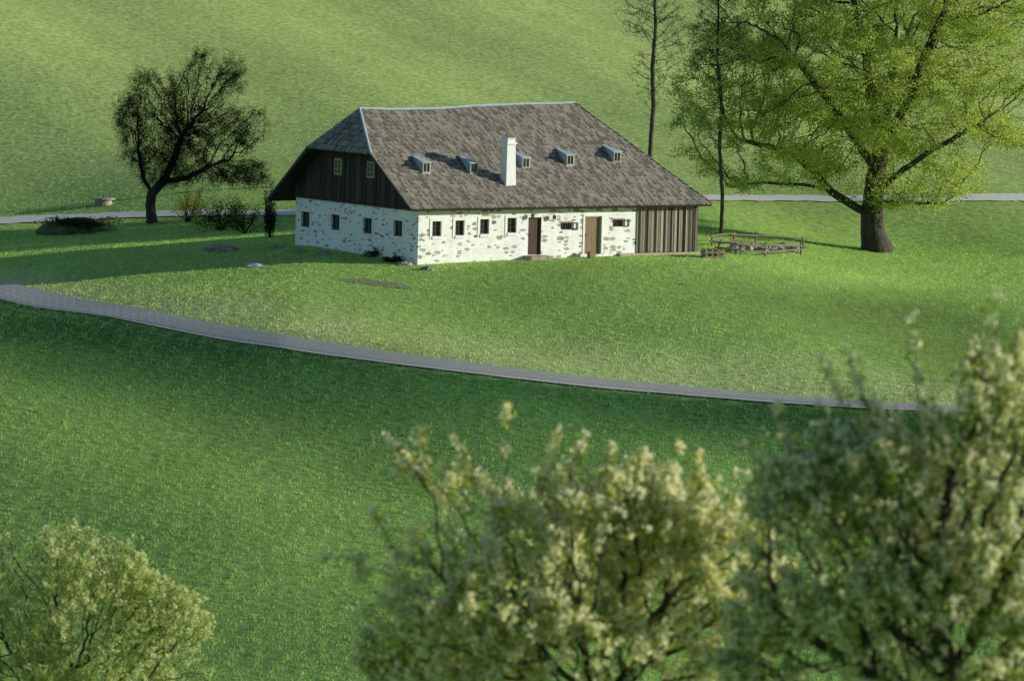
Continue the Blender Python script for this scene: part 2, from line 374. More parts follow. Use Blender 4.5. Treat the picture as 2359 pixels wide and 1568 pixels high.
mb = MB(); mb.box((SH-1.2,-.22,-.15), (W+.1,-.02,.1)); sl = mb.build('sill_beam', M['palewood'], H)
def gtop(g):
    return min(ZF(g), ZB(g), 6.95)-.16
mb = MB(); boards(mb, .02, G-.02, 2.72, gtop, lambda u, z, d: (-.04+d, u, z), .22, .035)
gw = mb.build('gable_boarding', M['darkwood'], H); gw['label'] = 'dark brown vertical boards closing the gable'
mb = MB(); mb.poly([(.04,g_,z_) for g_, z_ in ((0,2.7),(0,3.1),(5.5,6.75),(8.1,6.75),(G,3.2),(G,2.7))]); mb.build('gable_backing', M['deck'], gw)
mb = MB(); mb.box((-.10,-.02,2.62), (.0,G+.02,2.72)); mb.build('gable_beam', M['darkwood'], gw)
def window(rect, PT, surround=True, mat=M['framewood'], sub=(2,2), dep=.14, grille=False, sname='window'):
    a, b, c, d = rect; fr = MB(); t = .06
    def bx(mb_, u0_, u1_, z0_, z1_, d0_, d1_):
        p = PT(u0_, z0_, d0_); q = PT(u1_, z1_, d1_); mb_.box(tuple(min(i, j) for i, j in zip(p, q)), tuple(max(i, j) for i, j in zip(p, q)))
    e = .004
    bx(fr, a+e, a+t, c+e, d-e, dep-.03, dep+.03); bx(fr, b-t, b-e, c+e, d-e, dep-.03, dep+.03); bx(fr, a+t, b-t, c+e, c+t, dep-.03, dep+.03); bx(fr, a+t, b-t, d-t, d-e, dep-.03, dep+.03)
    for i in range(1, sub[0]): u = a+(b-a)*i/sub[0]; bx(fr, u-.022, u+.022, c+t, d-t, dep-.02, dep+.02)
    for j in range(1, sub[1]): z = c+(d-c)*j/sub[1]; bx(fr, a+t, b-t, z-.018, z+.018, dep-.016, dep+.016)
    w = fr.build(sname, mat, H)
    pn = MB(); pn.poly([PT(a+t,c+t,dep+.01), PT(b-t,c+t,dep+.01), PT(b-t,d-t,dep+.01), PT(a+t,d-t,dep+.01)]); pn.build('pane', M['glass'], w)
    if surround:
        s = MB(); o = .16; k_ = -.025
        bx(s, a-o, a, c-o, d+o, k_, -.002); bx(s, b, b+o, c-o, d+o, k_, -.002); bx(s, a, b, d, d+o, k_, -.002); bx(s, a, b, c-o, c, k_-.04, -.002)
        s.build('window_surround', M['plaster'], w)
    if grille:
        s = MB()
        for i in range(1, 5): u = a+(b-a)*i/5; bx(s, u-.01, u+.01, c, d, .02, .04)
        s.build('iron_grille', M['framewood'], w)
    return w, bx
for r_ in fwin: window(r_, PF, True, M['framewood'], (2, 3))
for r_ in gwin: window(r_, PG, True, M['framewood'], (2, 2))
for r_ in swin:
    w, bx = window(r_, PF, False, M['framewood'], (2, 1), grille=True)
    s = MB(); a, b, c, d = r_
    for q in ((b+.03, b+.07, c, d), (b+.33, b+.37, c, d), (b+.07, b+.33, d-.05, d), (b+.07, b+.33, c, c+.05)): bx(s, *q, -.06, -.02)
    s.build('casement_leaf', M['framewood'], w)
    s = MB(); bx(s, a-.06, b+.06, d, d+.09, -.03, -.002); s.build('lintel', M['palewood'], w)
for x, y in ((778,384),(853,391)):
    r_ = rect_px(((1,0,0), -.1), x, y, .68, .82); w, bx = window(r_, lambda u, z, d: (-.17+d*.5, u, z), False, M['palewood'], (2, 3))
    s = MB(); bx(s, r_[0]-.05, r_[1]+.05, r_[2]-.05, r_[3]+.05, .17, .26); s.build('window_casing', M['palewood'], w)
def door(rect, mat, frame, label):
    a, b, c, d = rect; m_ = MB(); n = 6; t = .07
    for i in range(n):
        u0_ = a+t+(b-a-2*t)*i/n; u1_ = a+t+(b-a-2*t)*(i+1)/n; m_.box((u0_+.004, .12+random.random()*.008, c+.02), (u1_-.004, .17, d-t))
    D = m_.build('door', mat, H); D['label'] = label
    f = MB(); f.box((a+.003,.05,c), (a+t,.2,d-.003)); f.box((b-t,.05,c), (b-.003,.2,d-.003)); f.box((a+t,.05,d-t), (b-t,.2,d-.003)); f.build('door_frame', frame, D)
    h_ = MB(); h_.box((a+t+.07,.07,c+.95), (a+t+.1,.12,c+1.12)); h_.tube([(a+t+.085,.06,c+1.05),(a+t+.2,.06,c+1.05)], [.012,.012], 5); h_.build('door_handle', M['framewood'], D)
    return D
D1 = door(d1, M['doordark'], M['doordark'], 'dark narrow plank door'); D2 = door(d2, M['doorbrown'], M['palewood'], 'brown plank door in a pale surround')
mb = MB()
mb.box((d2[0]-.12,-.03,d2[2]), (d2[0],-.002,d2[3]+.1)); mb.box((d2[1],-.03,d2[2]), (d2[1]+.12,-.002,d2[3]+.1)); mb.box((d2[0],-.03,d2[3]), (d2[1],-.002,d2[3]+.1))
mb.build('door_surround', M['plaster'], D2)
mb = MB(); mb.box((d1[0]-.25,-.75,-.2), (d1[1]+.25,.0,.1)); mb.build('door_step', M['rock'], H)
# ---- roof
def lift(f): return .06+.24*max(0, min(1, (f-.5)/14.6)) - .15*math.exp(-((f-4.6)/3.5)**2)
def warp(p):
    f, g_, z = p; t = max(0, (z-2.8)/5.0)
    return (f, g_, z+t*lift(f)+.012*math.sin(f*1.7+g_)*t)
A = (-.98,-.7,2.8); B = (19.36,-.7,2.8); R1 = (.5,6.9,7.8); R2 = (15.1,6.9,7.8); H1 = (-.98,3.4,5.497); Dx = (19.36,BG,BZ); Cb = (-.98,BG,BZ)
H2 = (-.98, BG-(5.497-BZ)/((7.8-BZ)/(BG-6.9)), 5.497)
def face(mbS, mbD, poly, course=.36):
    P = [Vector(p) for p in poly]; O = P[0]; u = (P[1]-P[0]).normalized(); n = None
    for q in P[2:]:
        c_ = u.cross(q-O)
        if c_.length > .5: n = c_.normalized(); break
    v = n.cross(u)
    if v.z < 0: v = -v
    if n.z < 0: n = -n
    Q = [((p-O).dot(u), (p-O).dot(v)) for p in P]; vmax = max(q[1] for q in Q)
    def span(vv):
        vv = min(max(vv, 1e-4), vmax-1e-4); xs_ = []
        for i in range(len(Q)):
            (x1, y1), (x2, y2) = Q[i], Q[(i+1) % len(Q)]
            if (y1 > vv) != (y2 > vv): xs_.append(x1+(vv-y1)/(y2-y1)*(x2-x1))
        return (min(xs_), max(xs_)) if xs_ else (0, 0)
    pt = lambda a_, b_, c_: warp(O+u*a_+v*b_+n*c_)
    nc = int(vmax/course)+1
    for j in range(nc):
        v0 = j*course; v1 = min(v0+course, vmax); v2 = min(v0+course*1.15, vmax)
        s0 = span(v0); s1 = span(v2); lo, hi = min(s0[0], s1[0]), max(s0[1], s1[1])
        x = lo
        while x < hi:
            w = .08+random.random()*.08; e = x+w; r_ = random.random()
            off = (.095+.012*random.random() if r_ < .93 else .12); dv = random.uniform(-.015, .01)
            x0, x1 = [min(max(t, s0[0]), s0[1]) for t in (x+.005, e-.005)]; y0, y1 = [min(max(t, s1[0]), s1[1]) for t in (x+.005, e-.005)]
            if x1-x0 > .01 or y1-y0 > .01:
                a_, b_, c_, d_ = pt(x0, v0+dv, off), pt(x1, v0+dv, off+random.uniform(-.006,.006)), pt(y1, v2, .012), pt(y0, v2, .012)
                mbS.poly([a_, b_, c_, d_])
                k0 = len(mbS.v); mbS.v += [pt(x0, v0+dv, off-.09), pt(x1, v0+dv, off-.09)]; mbS.f.append((k0-4, k0, k0+1, k0-3))
            x = e
        t0 = span(v0); t1 = span(v1); m_ = max(1, int((t0[1]-t0[0])/1.0))
        for i in range(m_):
            g0, g1 = i/m_, (i+1)/m_
            for c_ in (0.0, -.13):
                mbD.poly([pt(t0[0]+(t0[1]-t0[0])*g0, v0, c_), pt(t0[0]+(t0[1]-t0[0])*g1, v0, c_), pt(t1[0]+(t1[1]-t1[0])*g1, v1, c_), pt(t1[0]+(t1[1]-t1[0])*g0, v1, c_)])
    for i in range(len(P)):
        p, q = P[i], P[(i+1) % len(P)]
        for k_ in range(12):
            a_ = p.lerp(q, k_/12); b_ = p.lerp(q, (k_+1)/12)
            mbD.poly([warp(a_+n*.02), warp(b_+n*.02), warp(b_-n*.13), warp(a_-n*.13)])
S = MB(); Dk = MB()
face(S, Dk, [A, B, R2, R1, H1]); face(S, Dk, [H1, H2, R1]); face(S, Dk, [Cb, Dx, R2, R1, H2]); face(S, Dk, [B, Dx, R2])
roof = S.build('roof', M['shingle'], H); Dk.build('roof_deck', M['deck'], roof)
def cap(p, q, r_, mat, name):
    p, q = Vector(p), Vector(q); m_ = MB(); pts = [Vector(warp(p.lerp(q, i/14)))+Vector((0, 0, .06)) for i in range(15)]
    m_.tube(pts, [r_]*15, 6); m_.build(name, mat, roof)
cap(R1, R2, .07, M['metal'], 'ridge_cap'); cap(H1, R1, .08, M['metal'], 'hip_flashing'); cap(H2, R1, .05, M['metal'], 'hip_flashing')
cap(B, R2, .06, M['shingle'], 'hip_cap'); cap(Dx, R2, .06, M['shingle'], 'hip_cap'); cap(A, H1, .05, M['greywood'], 'verge_board'); cap(Cb, H2, .05, M['greywood'], 'verge_board')
sF = 5.0/7.6; plF = ((0,-sF,1), 2.8+sF*.7)
cp = onplane(1171, 424, *plF)
mb = MB(); x, y, z = cp; mb.box((x-.34,y-.28,z-.6), (x+.34,y+.34,z+2.2), .8); mb.box((x-.32,y-.30,z+2.2), (x+.32,y+.32,z+2.3)); mb.box((x-.26,y-.22,z+2.3), (x+.26,y+.26,z+2.52))
ch = mb.build('chimney', M['plaster'], H)
mb = MB(); mb.box((x-.30,y-.26,z+2.523), (x+.30,y+.30,z+2.57)); mb.build('chimney_cap', M['metal'], ch)
for px, py in ((982,402),(1091,403),(1211,393),(1313,388),(1421,382)):
    p = onplane(px, py, *plF); f, g_, z = p; z += lift(f)*(z-2.8)/5+.05; w = .28; h_ = .64; back = (h_+.35)/sF+.15; bk2 = h_/sF+.1
    mb = MB()
    mb.poly([(f-w,g_,z-.05),(f+w,g_,z-.05),(f+w,g_,z+h_),(f-w,g_,z+h_)])
    for s in (-1, 1): mb.poly([(f+s*w,g_,z-.05),(f+s*w,g_,z+h_),(f+s*.06,g_+back,z+h_+.33),(f+s*.1,g_+bk2,z+h_-.1)])
    D = mb.build('dormer', M['metal'], H)
    rf = MB(); o = .05
    a_ = (f-w-o, g_-o-.04, z+h_+.0); b_ = (f+w+o, g_-o-.04, z+h_+.0); c_ = (f+.08, g_+back, z+h_+.36); d_ = (f-.08, g_+back, z+h_+.36)
    lo_ = [tuple(np.array(q)-[0,0,.035]) for q in (a_, b_, c_, d_)]
    rf.poly([a_, b_, c_, d_]); rf.poly(lo_); rf.poly([a_, b_, lo_[1], lo_[0]]); rf.poly([b_, c_, lo_[2], lo_[1]]); rf.poly([d_, a_, lo_[0], lo_[3]])
    rf.build('dormer_lid', M['metal'], D)
    fr = MB()
    fr.box((f-w+.04,g_-.03,z+.05), (f-w+.09,g_-.002,z+h_-.04)); fr.box((f+w-.09,g_-.03,z+.05), (f+w-.04,g_-.002,z+h_-.04)); fr.box((f-w+.09,g_-.03,z+h_-.09), (f+w-.09,g_-.002,z+h_-.04)); fr.box((f-w+.09,g_-.03,z+.05), (f+w-.09,g_-.002,z+.1)); fr.box((f-.02,g_-.028,z+.1), (f+.02,g_-.004,z+h_-.09))
    fr.build('dormer_window_frame', M['palewood'], D)
    pn = MB(); pn.poly([(f-w+.08,g_-.008,z+.08),(f+w-.08,g_-.008,z+.08),(f+w-.08,g_-.008,z+h_-.08),(f-w+.08,g_-.008,z+h_-.08)]); pn.build('pane', M['glass'], D)
for px, py in ((1222,489),(1272,492)):
    p = onplane(px, py+6, *FR); mb = MB(); f, _, z = p; mb.tube([(f,0,z+.12),(f,-.18,z+.16),(f,-.22,z+.05)], [.015]*3, 5); mb.box((f-.06,-.29,z-.16), (f+.06,-.16,z+.02), 1.25); mb.box((f-.09,-.32,z+.02), (f+.09,-.13,z+.08), .3)
    mb.build('wall_lantern', M['framewood'], H)
# ------------------------------------------------------------------ TREES
def sample(ells, n, shell=.35):
    w = np.array([e[3]*e[4]*e[5] for e in ells])**.8; w = w/w.sum(); out = []
    for e, k_ in zip(ells, np.maximum(8, (w*n).astype(int))):
        d = rng.normal(size=(k_, 3)); d /= np.linalg.norm(d, axis=1)[:, None]; r_ = rng.random(k_)**shell
        out.append(np.array(e[:3])+d*r_[:, None]*np.array(e[3:6]))
    return np.concatenate(out)
def ell(px, py, rx, ry, y, ryw, dy=0):
    p = depth(px, py, y+dy); s = y/F; return (p[0], p[1], p[2], rx*s, ryw, ry*s)
def n3(P, s, seed):
    r = np.random.default_rng(seed); z = np.zeros(len(P))
    for i in range(8):
        v = r.normal(size=3); v /= np.linalg.norm(v); z += np.sin(P@v*s*(.6+r.random())+r.random()*6.28)
    return z/2.0
def colonize(att, nodes, par, step, infl, kill, iters=160, trop=(0,0,.05), jit=.15):
    nodes = [np.array(p, float) for p in nodes]; par = list(par); kids = [0]*len(nodes)
    for p in par:
        if p >= 0: kids[p] += 1
    kids = [min(q, 1) for q in kids]
    att = att.copy(); P = np.array(nodes); D = np.linalg.norm(att[:, None]-P[None], axis=2); near = D.argmin(1); nd = D.min(1)
    for it in range(iters):
        if len(att) == 0: break
        act = nd < infl
        if not act.any(): act = nd < nd.min()+.5
        vec = att[act]-np.array(nodes)[near[act]]; vec /= np.linalg.norm(vec, axis=1)[:, None]+1e-9
        ids = near[act]; uq = np.unique(ids); new = []
        for u_ in uq:
            if kids[u_] >= 3: continue
            v = vec[ids == u_].mean(0)+np.array(trop)+rng.normal(0, jit, 3)
            if par[u_] >= 0:
                pv = nodes[u_]-nodes[par[u_]]; v += .25*pv/(np.linalg.norm(pv)+1e-9)
            v /= np.linalg.norm(v)+1e-9; new.append(nodes[u_]+v*step); par.append(int(u_)); kids[u_] += 1; kids.append(0)
        if not new:
            bad = np.isin(near, uq); att = att[~bad]; near = near[~bad]; nd = nd[~bad]; continue
        n0 = len(nodes); nodes += new; NP = np.array(new)
        D = np.linalg.norm(att[:, None]-NP[None], axis=2); mi = D.argmin(1); md = D.min(1); b = md < nd
        near[b] = mi[b]+n0; nd[b] = md[b]; kp = nd > kill; att = att[kp]; near = near[kp]; nd = nd[kp]
    return np.array(nodes), np.array(par)
def skeleton(nodes, par, rb, tip, ex=2.3):
    n = len(nodes); acc = np.zeros(n)
    for i in range(n-1, -1, -1):
        r_ = acc[i] if acc[i] > 0 else tip**ex
        acc[i] = r_
        if par[i] >= 0: acc[par[i]] += r_
    r_ = acc**(1/ex); base = r_[0]; r_ = tip+(r_-tip)*(rb-tip)/(base-tip)
    return r_
def wood(mb, nodes, par, rad, sides=6):
    n = len(nodes); ch = [[] for _ in range(n)]
    for i in range(n):
        if par[i] >= 0: ch[par[i]].append(i)
    stack = [(0, -1)]
    while stack:
        s, pr = stack.pop(); chain = ([pr] if pr >= 0 else [])+[s]; cur = s
        while ch[cur]:
            c = sorted(ch[cur], key=lambda q: -rad[q])
            for o in c[1:]: stack.append((o, cur))
            cur = c[0]; chain.append(cur)
        if len(chain) < 2: continue
        rr = [rad[i] for i in chain]
        if pr >= 0: rr[0] = rad[s]*1.05
        mb.tube([nodes[i] for i in chain], rr, sides if rr[0] > .06 else (4 if rr[0] > .025 else 3), cap=False)
def rquads(c, size, asp=.6, upb=0.0):
    n = len(c); U = rng.normal(size=(n, 3)); U[:, 2] += upb; U /= np.linalg.norm(U, axis=1)[:, None]; W_ = rng.normal(size=(n, 3)); Vv = np.cross(U, W_); Vv /= np.linalg.norm(Vv, axis=1)[:, None]
    s = (size*(.6+.8*rng.random(n)))[:, None]; U = U*s; Vv = Vv*s*asp
    return np.stack([c-U, c-Vv*.9+U*.1, c+U, c+Vv], 1)
def tree(name, label, cat, base, ells, natt, trunkpts, rb, tip, step, infl, kill, bark, group=None, flare=1.35, jit=.15, trop=(0,0,.05), iters=160, limbs=(), extra=None, shell=.35, ex=2.3, gaps=None):
    T = empty(name, base, 0, label, cat, group); b = np.array(base)
    att = sample(ells, natt, shell); nodes = []; par = []
    if gaps: att = att[n3(att, gaps[0], gaps[1]) > gaps[2]]
    def run(poly, start):
        last = start
        if start < 0: nodes.append(np.array(poly[0])); par.append(-1); last = 0; poly = poly[1:]
        for q in poly:
            p = nodes[last]; q = np.array(q); m_ = max(1, int(np.linalg.norm(q-p)/step))
            for i in range(m_):
                nodes.append(p+(q-p)*(i+1)/m_+(rng.normal(0, .05*step, 3) if i < m_-1 else 0)); par.append(last); last = len(nodes)-1
    run([np.array(p) for p in trunkpts], -1)
    for lb in limbs:
        st = int(np.argmin([np.linalg.norm(n-np.array(lb[0])) for n in nodes])); run(lb[1:], st)
    nodes, par = colonize(att, nodes, par, step, infl, kill, iters, trop, jit); rad = skeleton(nodes, par, rb, tip, ex)
    zz = nodes[:, 2]-b[2]; rad = rad*(1+(flare-1)*np.exp(-np.clip(zz, 0, 9)/(rb*1.1)))
    m_ = MB(); wood(m_, nodes-b, par, rad, 8)
    if extra: extra(m_, nodes-b, rad)
    m_.build('trunk', bark, T, smooth=True)
    return T, nodes-b, par, rad, b
def base_at(px, py): return at(px, py)
# --- big lime on the right
b = base_at(2020, 578); Yo = b[1]; D_ = -1.0
E = lambda px, py, rx, ry, rw, dy=D_: ell(px, py, rx, ry, Yo, rw, dy)
el = [E(2010,100,300,230,8.5), E(1740,250,180,80,6.5), E(1740,120,170,90,6.5), E(1860,20,200,130,7), E(2230,180,220,90,7), E(2250,300,150,60,6), E(2240,30,250,120,7), E(2060,410,190,60,5), E(1650,350,110,50,2.5), E(1860,370,150,45,4.5), E(2120,-120,380,150,8.5), E(1620,200,90,60,2.5), E(2100,250,200,120,7), E(2120,465,100,35,2.5), E(1740,425,90,25,2), E(1960,300,200,80,7), E(1590,290,60,30,1.5), E(1620,390,50,25,1.5), E(1640,100,80,70,2.5), E(1900,200,220,120,7), E(2200,400,90,50,3)]
tp = [b-[0,0,.3], b+[0,0,.1], depth(2010,530,Yo), depth(2008,480,Yo), depth(2015,430,Yo+.4), depth(2030,330,Yo+.8), depth(2045,250,Yo+1), depth(2060,120,Yo+1.5)]
fk = depth(2006,490,Yo)
limbs = [[fk, depth(1960,470,Yo-.2), depth(1915,442,Yo), depth(1850,425,Yo+.5), depth(1760,420,Yo+1), depth(1680,430,Yo+1)],
 [depth(1915,442,Yo), depth(1880,400,Yo+.5), depth(1820,350,Yo+1.5), depth(1700,320,Yo+2)],
 [depth(2012,450,Yo+.2), depth(2070,400,Yo-2.5), depth(2140,350,Yo-4), depth(2250,290,Yo-4)],
 [depth(2020,400,Yo+.4), depth(1970,320,Yo-3), depth(1900,220,Yo-5), depth(1820,120,Yo-5)],
 [depth(2030,330,Yo+.8), depth(2090,240,Yo-2), depth(2130,130,Yo-4), depth(2180,20,Yo-4)],
 [depth(2008,470,Yo), depth(2080,465,Yo-.5), depth(2170,470,Yo-.8)],
 [depth(2030,340,Yo+.8), depth(2010,240,Yo-1), depth(1990,100,Yo-4), depth(1960,-20,Yo-4)]]
T, nd, par, rad, bb = tree('lime_tree', 'huge spreading tree with yellow-green spring leaves and thick trunk right of the farmhouse', 'tree', b, el, 8600, tp, .66, .015, .42, 3.2, .52, M['bark'], flare=1.6, limbs=limbs, jit=.25, ex=1.95, gaps=(1.1, 4, -1.15))
tw = np.where((rad < .06))[0]; pw = np.clip(.66+.70*n3(nd[tw]*np.array([1,1,1.4]), 1.5, 8), .06, 2); pw /= pw.sum()
k_ = rng.choice(tw, 45000, p=pw); c = nd[k_]+rng.normal(0, .20, (len(k_), 3))*np.array([1.2,1.2,.9])
cc = np.repeat(c, 6, 0)+rng.normal(0, .12, (len(c)*6, 3))*np.array([1.4,1.4,.75])
np_mesh('crown', rquads(cc, .058, .75), 4, M['oakleaf'], T)
# --- dark bare tree on the left
b = base_at(350, 514); Yd = b[1]
E = lambda px, py, rx, ry, rw, dy=0: ell(px, py, rx, ry, Yd, rw, dy)
el = [E(420,320,90,80,2.2), E(320,270,55,65,1.6), E(340,190,38,40,1.2), E(295,235,30,30,1.0), E(540,300,62,60,1.8), E(580,265,35,25,.9), E(520,180,52,52,1.5), E(330,350,55,40,1.5), E(465,150,34,38,1.0), E(565,395,50,38,1.5), E(420,215,65,55,1.7), E(400,400,90,30,1.6), E(500,390,60,40,1.4), E(480,260,60,50,1.6), E(605,300,16,30,.6), E(400,260,70,60,1.6)]
tp = [b-[0,0,.3], b+[0,0,.1], depth(346,470,Yd), depth(350,445,Yd)]
limbs = [[tp[-1], depth(330,410,Yd), depth(318,350,Yd)], [tp[-1], depth(375,420,Yd-.3), depth(400,370,Yd), depth(420,310,Yd)], [depth(375,420,Yd-.3), depth(430,410,Yd), depth(480,385,Yd-.5)]]
T, nd, par, rad, bb = tree('bare_fruit_tree', 'dark gnarled nearly leafless tree beside the track left of the farmhouse', 'tree', b, el, 6200, tp, .30, .010, .20, 2.0, .25, M['darkbark'], jit=.35, limbs=limbs, shell=.5, ex=2.0)
tw = np.where(rad < .03)[0]; pw = np.clip(.8+.5*n3(nd[tw], 2.2, 3), .15, 2); pw /= pw.sum(); k_ = rng.choice(tw, 32000, p=pw)
ctr = nd[tw].mean(0); out_ = nd[k_]-ctr; out_ /= np.linalg.norm(out_, axis=1)[:, None]+1e-6
cc = nd[k_]+rng.normal(0, .13, (32000, 3))+out_*rng.random((32000, 1))*.4; np_mesh('crown', rquads(cc, .20, .05, .4), 4, M['twig'], T)
tips = rng.choice(tw, 110, p=pw); cl = np.concatenate([nd[t]+rng.normal(0, 1, (70, 3))*rng.uniform(.08,.20) for t in tips])
np_mesh('leaf_clumps', rquads(cl, .045, .7), 4, M['shrub'], T)
# --- slim bare trees
def slim(label, b, el, tp, rb, natt, ntw, droop):
    T, nd, par, rad, bb = tree('slender_bare_tree', label, 'tree', b, el, natt, tp, rb, .013, .26, 1.6, .27, M['slimbark'], flare=1.1, trop=(0,0,.45), jit=.22, ex=1.7, shell=.5)
    tw = np.where(rad < .03)[0]; k_ = rng.choice(tw, ntw); np_mesh('crown', rquads(nd[k_]+rng.normal(0, .09, (ntw, 3)), .20, .065, droop), 4, M['slimtwig'], T)
b = base_at(1496, 440); Ys = b[1]
el = [ell(1512,-40,75,150,Ys,1.8), ell(1470,40,55,70,Ys,1.2), ell(1550,90,50,80,Ys,1.2), ell(1500,170,55,60,Ys,1.2), ell(1500,240,25,60,Ys,.7)]
tp = [b-[0,0,.3], depth(1499,340,Ys), depth(1506,240,Ys+.2), depth(1503,160,Ys), depth(1511,60,Ys+.2), depth(1506,-40,Ys), depth(1514,-150,Ys)]
slim('tall thin leafless tree rising behind the farmhouse roof', b, el, tp, .15, 1000, 2200, 1)
b = base_at(1661, 541); Ys = b[1]
el = [ell(1650,-20,65,150,Ys,1.5), ell(1625,120,50,90,Ys,1.1), ell(1695,110,45,100,Ys,1.1), ell(1655,260,45,90,Ys,.9)]
tp = [b-[0,0,.3], depth(1664,450,Ys), depth(1657,330,Ys), depth(1662,240,Ys), depth(1652,130,Ys), depth(1655,30,Ys), depth(1646,-140,Ys)]
slim('tall thin leafless tree at the barn end, in front of the spreading tree', b, el, tp, .11, 1100, 3000, -.5)
# --- blossoming trees in the foreground
def blossomtree(label, Yt, bpx, ells, natt, nb, leafm, shoots, rb=.16, step=.22, k=1.0, spikes=(), pb=.6, nfill=8000, kb=1.0, gs=2.6, seed=5, gthr=-1.2, lpb=6, bpb=12):
    x = depth(bpx, 1500, Yt)[0]; b = np.array([x, Yt, float(hgt(x, Yt))])
    e = [ell(*q, Yt, dd) for (*q, dd) in ells]
    zc = min(p[2] for p in e); top = b+np.array([.1, 0, max(1.2, (zc-b[2])*.55)]); sp = []
    ctr = np.array([np.mean([q[i] for q in e]) for i in range(3)])-b
    def extra(m_, nd, rad):
        tw = np.where(rad < .02)[0]; up_ = tw[nd[tw, 2] > np.percentile(nd[tw, 2], 30)]
        for i in rng.choice(up_, shoots):
            L_ = .25+.4*rng.random(); d = (nd[i]-ctr)/np.linalg.norm(nd[i]-ctr)*.7+np.array([0, 0, .8])+rng.normal(0, .35, 3); d /= np.linalg.norm(d); q = nd[i]+d*L_
            m_.tube([nd[i], (nd[i]+q)/2+rng.normal(0, .03, 3), q], [.011, .008, .005], 3, cap=False); t = rng.random((int(L_*8), 1)); sp.append(nd[i]+t*(q-nd[i]))
        for (px, py, px2, py2) in spikes:
            p1 = depth(px2, py2, Yt)-b; p0 = depth(px, py, Yt)-b; j = int(np.argmin(np.linalg.norm(nd-p0, axis=1))); p0 = nd[j]
            m_.tube([p0, (p0+p1)/2+rng.normal(0, .06, 3), p1], [.016, .012, .005], 4, cap=False); t = rng.random((16, 1))**.8; sp.append(p0+t*(p1-p0)+rng.normal(0, .02, (16, 3)))
    T, nd, par, rad, bb = tree('pear_tree', label, 'tree', b, e, natt, [b-[0,0,.3], b+[0,0,.1], top], rb, .008, step, 1.6, step*1.3, M['darkbark'], jit=.22, flare=1.3, extra=extra, shell=.45, gaps=(gs*.8, seed+1, gthr))
    tw = np.where(rad < .02)[0]; sp = np.concatenate(sp); pw = np.clip(.75+.55*n3(nd[tw], gs, seed), .08, 2); pw /= pw.sum()
    bc = np.concatenate([nd[rng.choice(tw, nb, p=pw)]+rng.normal(0, .06, (nb, 3)), sp])
    nf = len(bc); f_ = nd[rng.choice(tw, nfill, p=pw)]+rng.normal(0, .09, (nfill, 3))
    c = np.concatenate([np.repeat(bc, lpb, 0)+rng.normal(0, .065*k, (nf*lpb, 3)), f_])
    np_mesh('crown', rquads(c, .036*k, .65), 4, leafm, T)
    m_ = rng.random(nf) < pb; bl = bc[m_]; o_ = bl-ctr; o_ /= np.linalg.norm(o_, axis=1)[:, None]+1e-6; bl = bl+o_*.06+[0, 0, .02]; sz = rng.uniform(.5, 1.3, (len(bl), 1))
    c = np.repeat(bl, bpb, 0)+rng.normal(0, .034*kb, (len(bl)*bpb, 3))*np.repeat(sz, bpb, 0); np_mesh('blossoms', rquads(c, .029*kb, .9), 4, M['blossom'], T)
blossomtree('blossoming pear tree standing alone at the lower left', 150, 140, [(150,1370,170,130,1.9),(20,1400,160,150,1.7),(370,1430,130,95,1.7),(180,1540,320,110,2.2),(170,1270,120,70,1.3),(440,1450,60,60,1.0),(0,1280,60,50,1.2),(280,1330,90,70,1.2)], 4600, 9500, M['paleleaf'], 60, rb=.17, k=.9, pb=.48, nfill=20000, kb=.72, gs=2.4, gthr=-1.5)
blossomtree('blurred cream blossoming pear tree at the bottom centre', 85, 1400, [(1070,1230,150,130,1.1),(1400,1210,230,120,1.3),(1250,1400,400,180,1.6),(880,1310,110,60,.7),(1200,1560,360,160,1.4),(1560,1180,120,100,.8),(1640,1330,130,150,1.0),(1640,1530,160,120,1.0),(960,1080,60,50,.4),(830,1290,60,40,.5),(1000,1130,80,60,.6),(1750,1230,90,90,.8),(1760,1380,80,90,.8)], 5000, 3900, M['pearleaf'], 260, rb=.24, step=.17, spikes=((1190,1130,1172,945),(1010,1120,975,985),(960,1150,900,1020),(1260,1100,1290,990),(1400,1110,1405,1030),(1500,1120,1480,1040),(900,1260,860,1170),(1620,1120,1600,1050),(1330,1110,1350,1010),(1100,1110,1050,1010)), pb=.8, nfill=3000, kb=1.22, seed=7)
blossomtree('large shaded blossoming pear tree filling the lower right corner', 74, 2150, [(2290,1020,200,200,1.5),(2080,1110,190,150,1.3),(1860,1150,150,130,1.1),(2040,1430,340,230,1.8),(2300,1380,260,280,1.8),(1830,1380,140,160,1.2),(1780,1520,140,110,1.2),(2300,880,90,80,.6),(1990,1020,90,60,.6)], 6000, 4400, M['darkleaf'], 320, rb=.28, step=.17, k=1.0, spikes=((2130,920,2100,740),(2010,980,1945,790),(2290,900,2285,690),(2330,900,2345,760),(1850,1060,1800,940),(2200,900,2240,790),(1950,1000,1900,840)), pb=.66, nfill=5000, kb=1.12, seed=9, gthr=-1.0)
blossomtree('smaller white blossoming tree half hidden behind the bottom centre tree', 112, 1150, [(1260,1310,130,160,1.1),(960,1490,150,110,1.1),(1130,1480,150,130,1.2),(1770,1330,70,70,.6)], 1400, 2600, M['pearleaf'], 60, rb=.12, step=.2, pb=.9, nfill=2000)
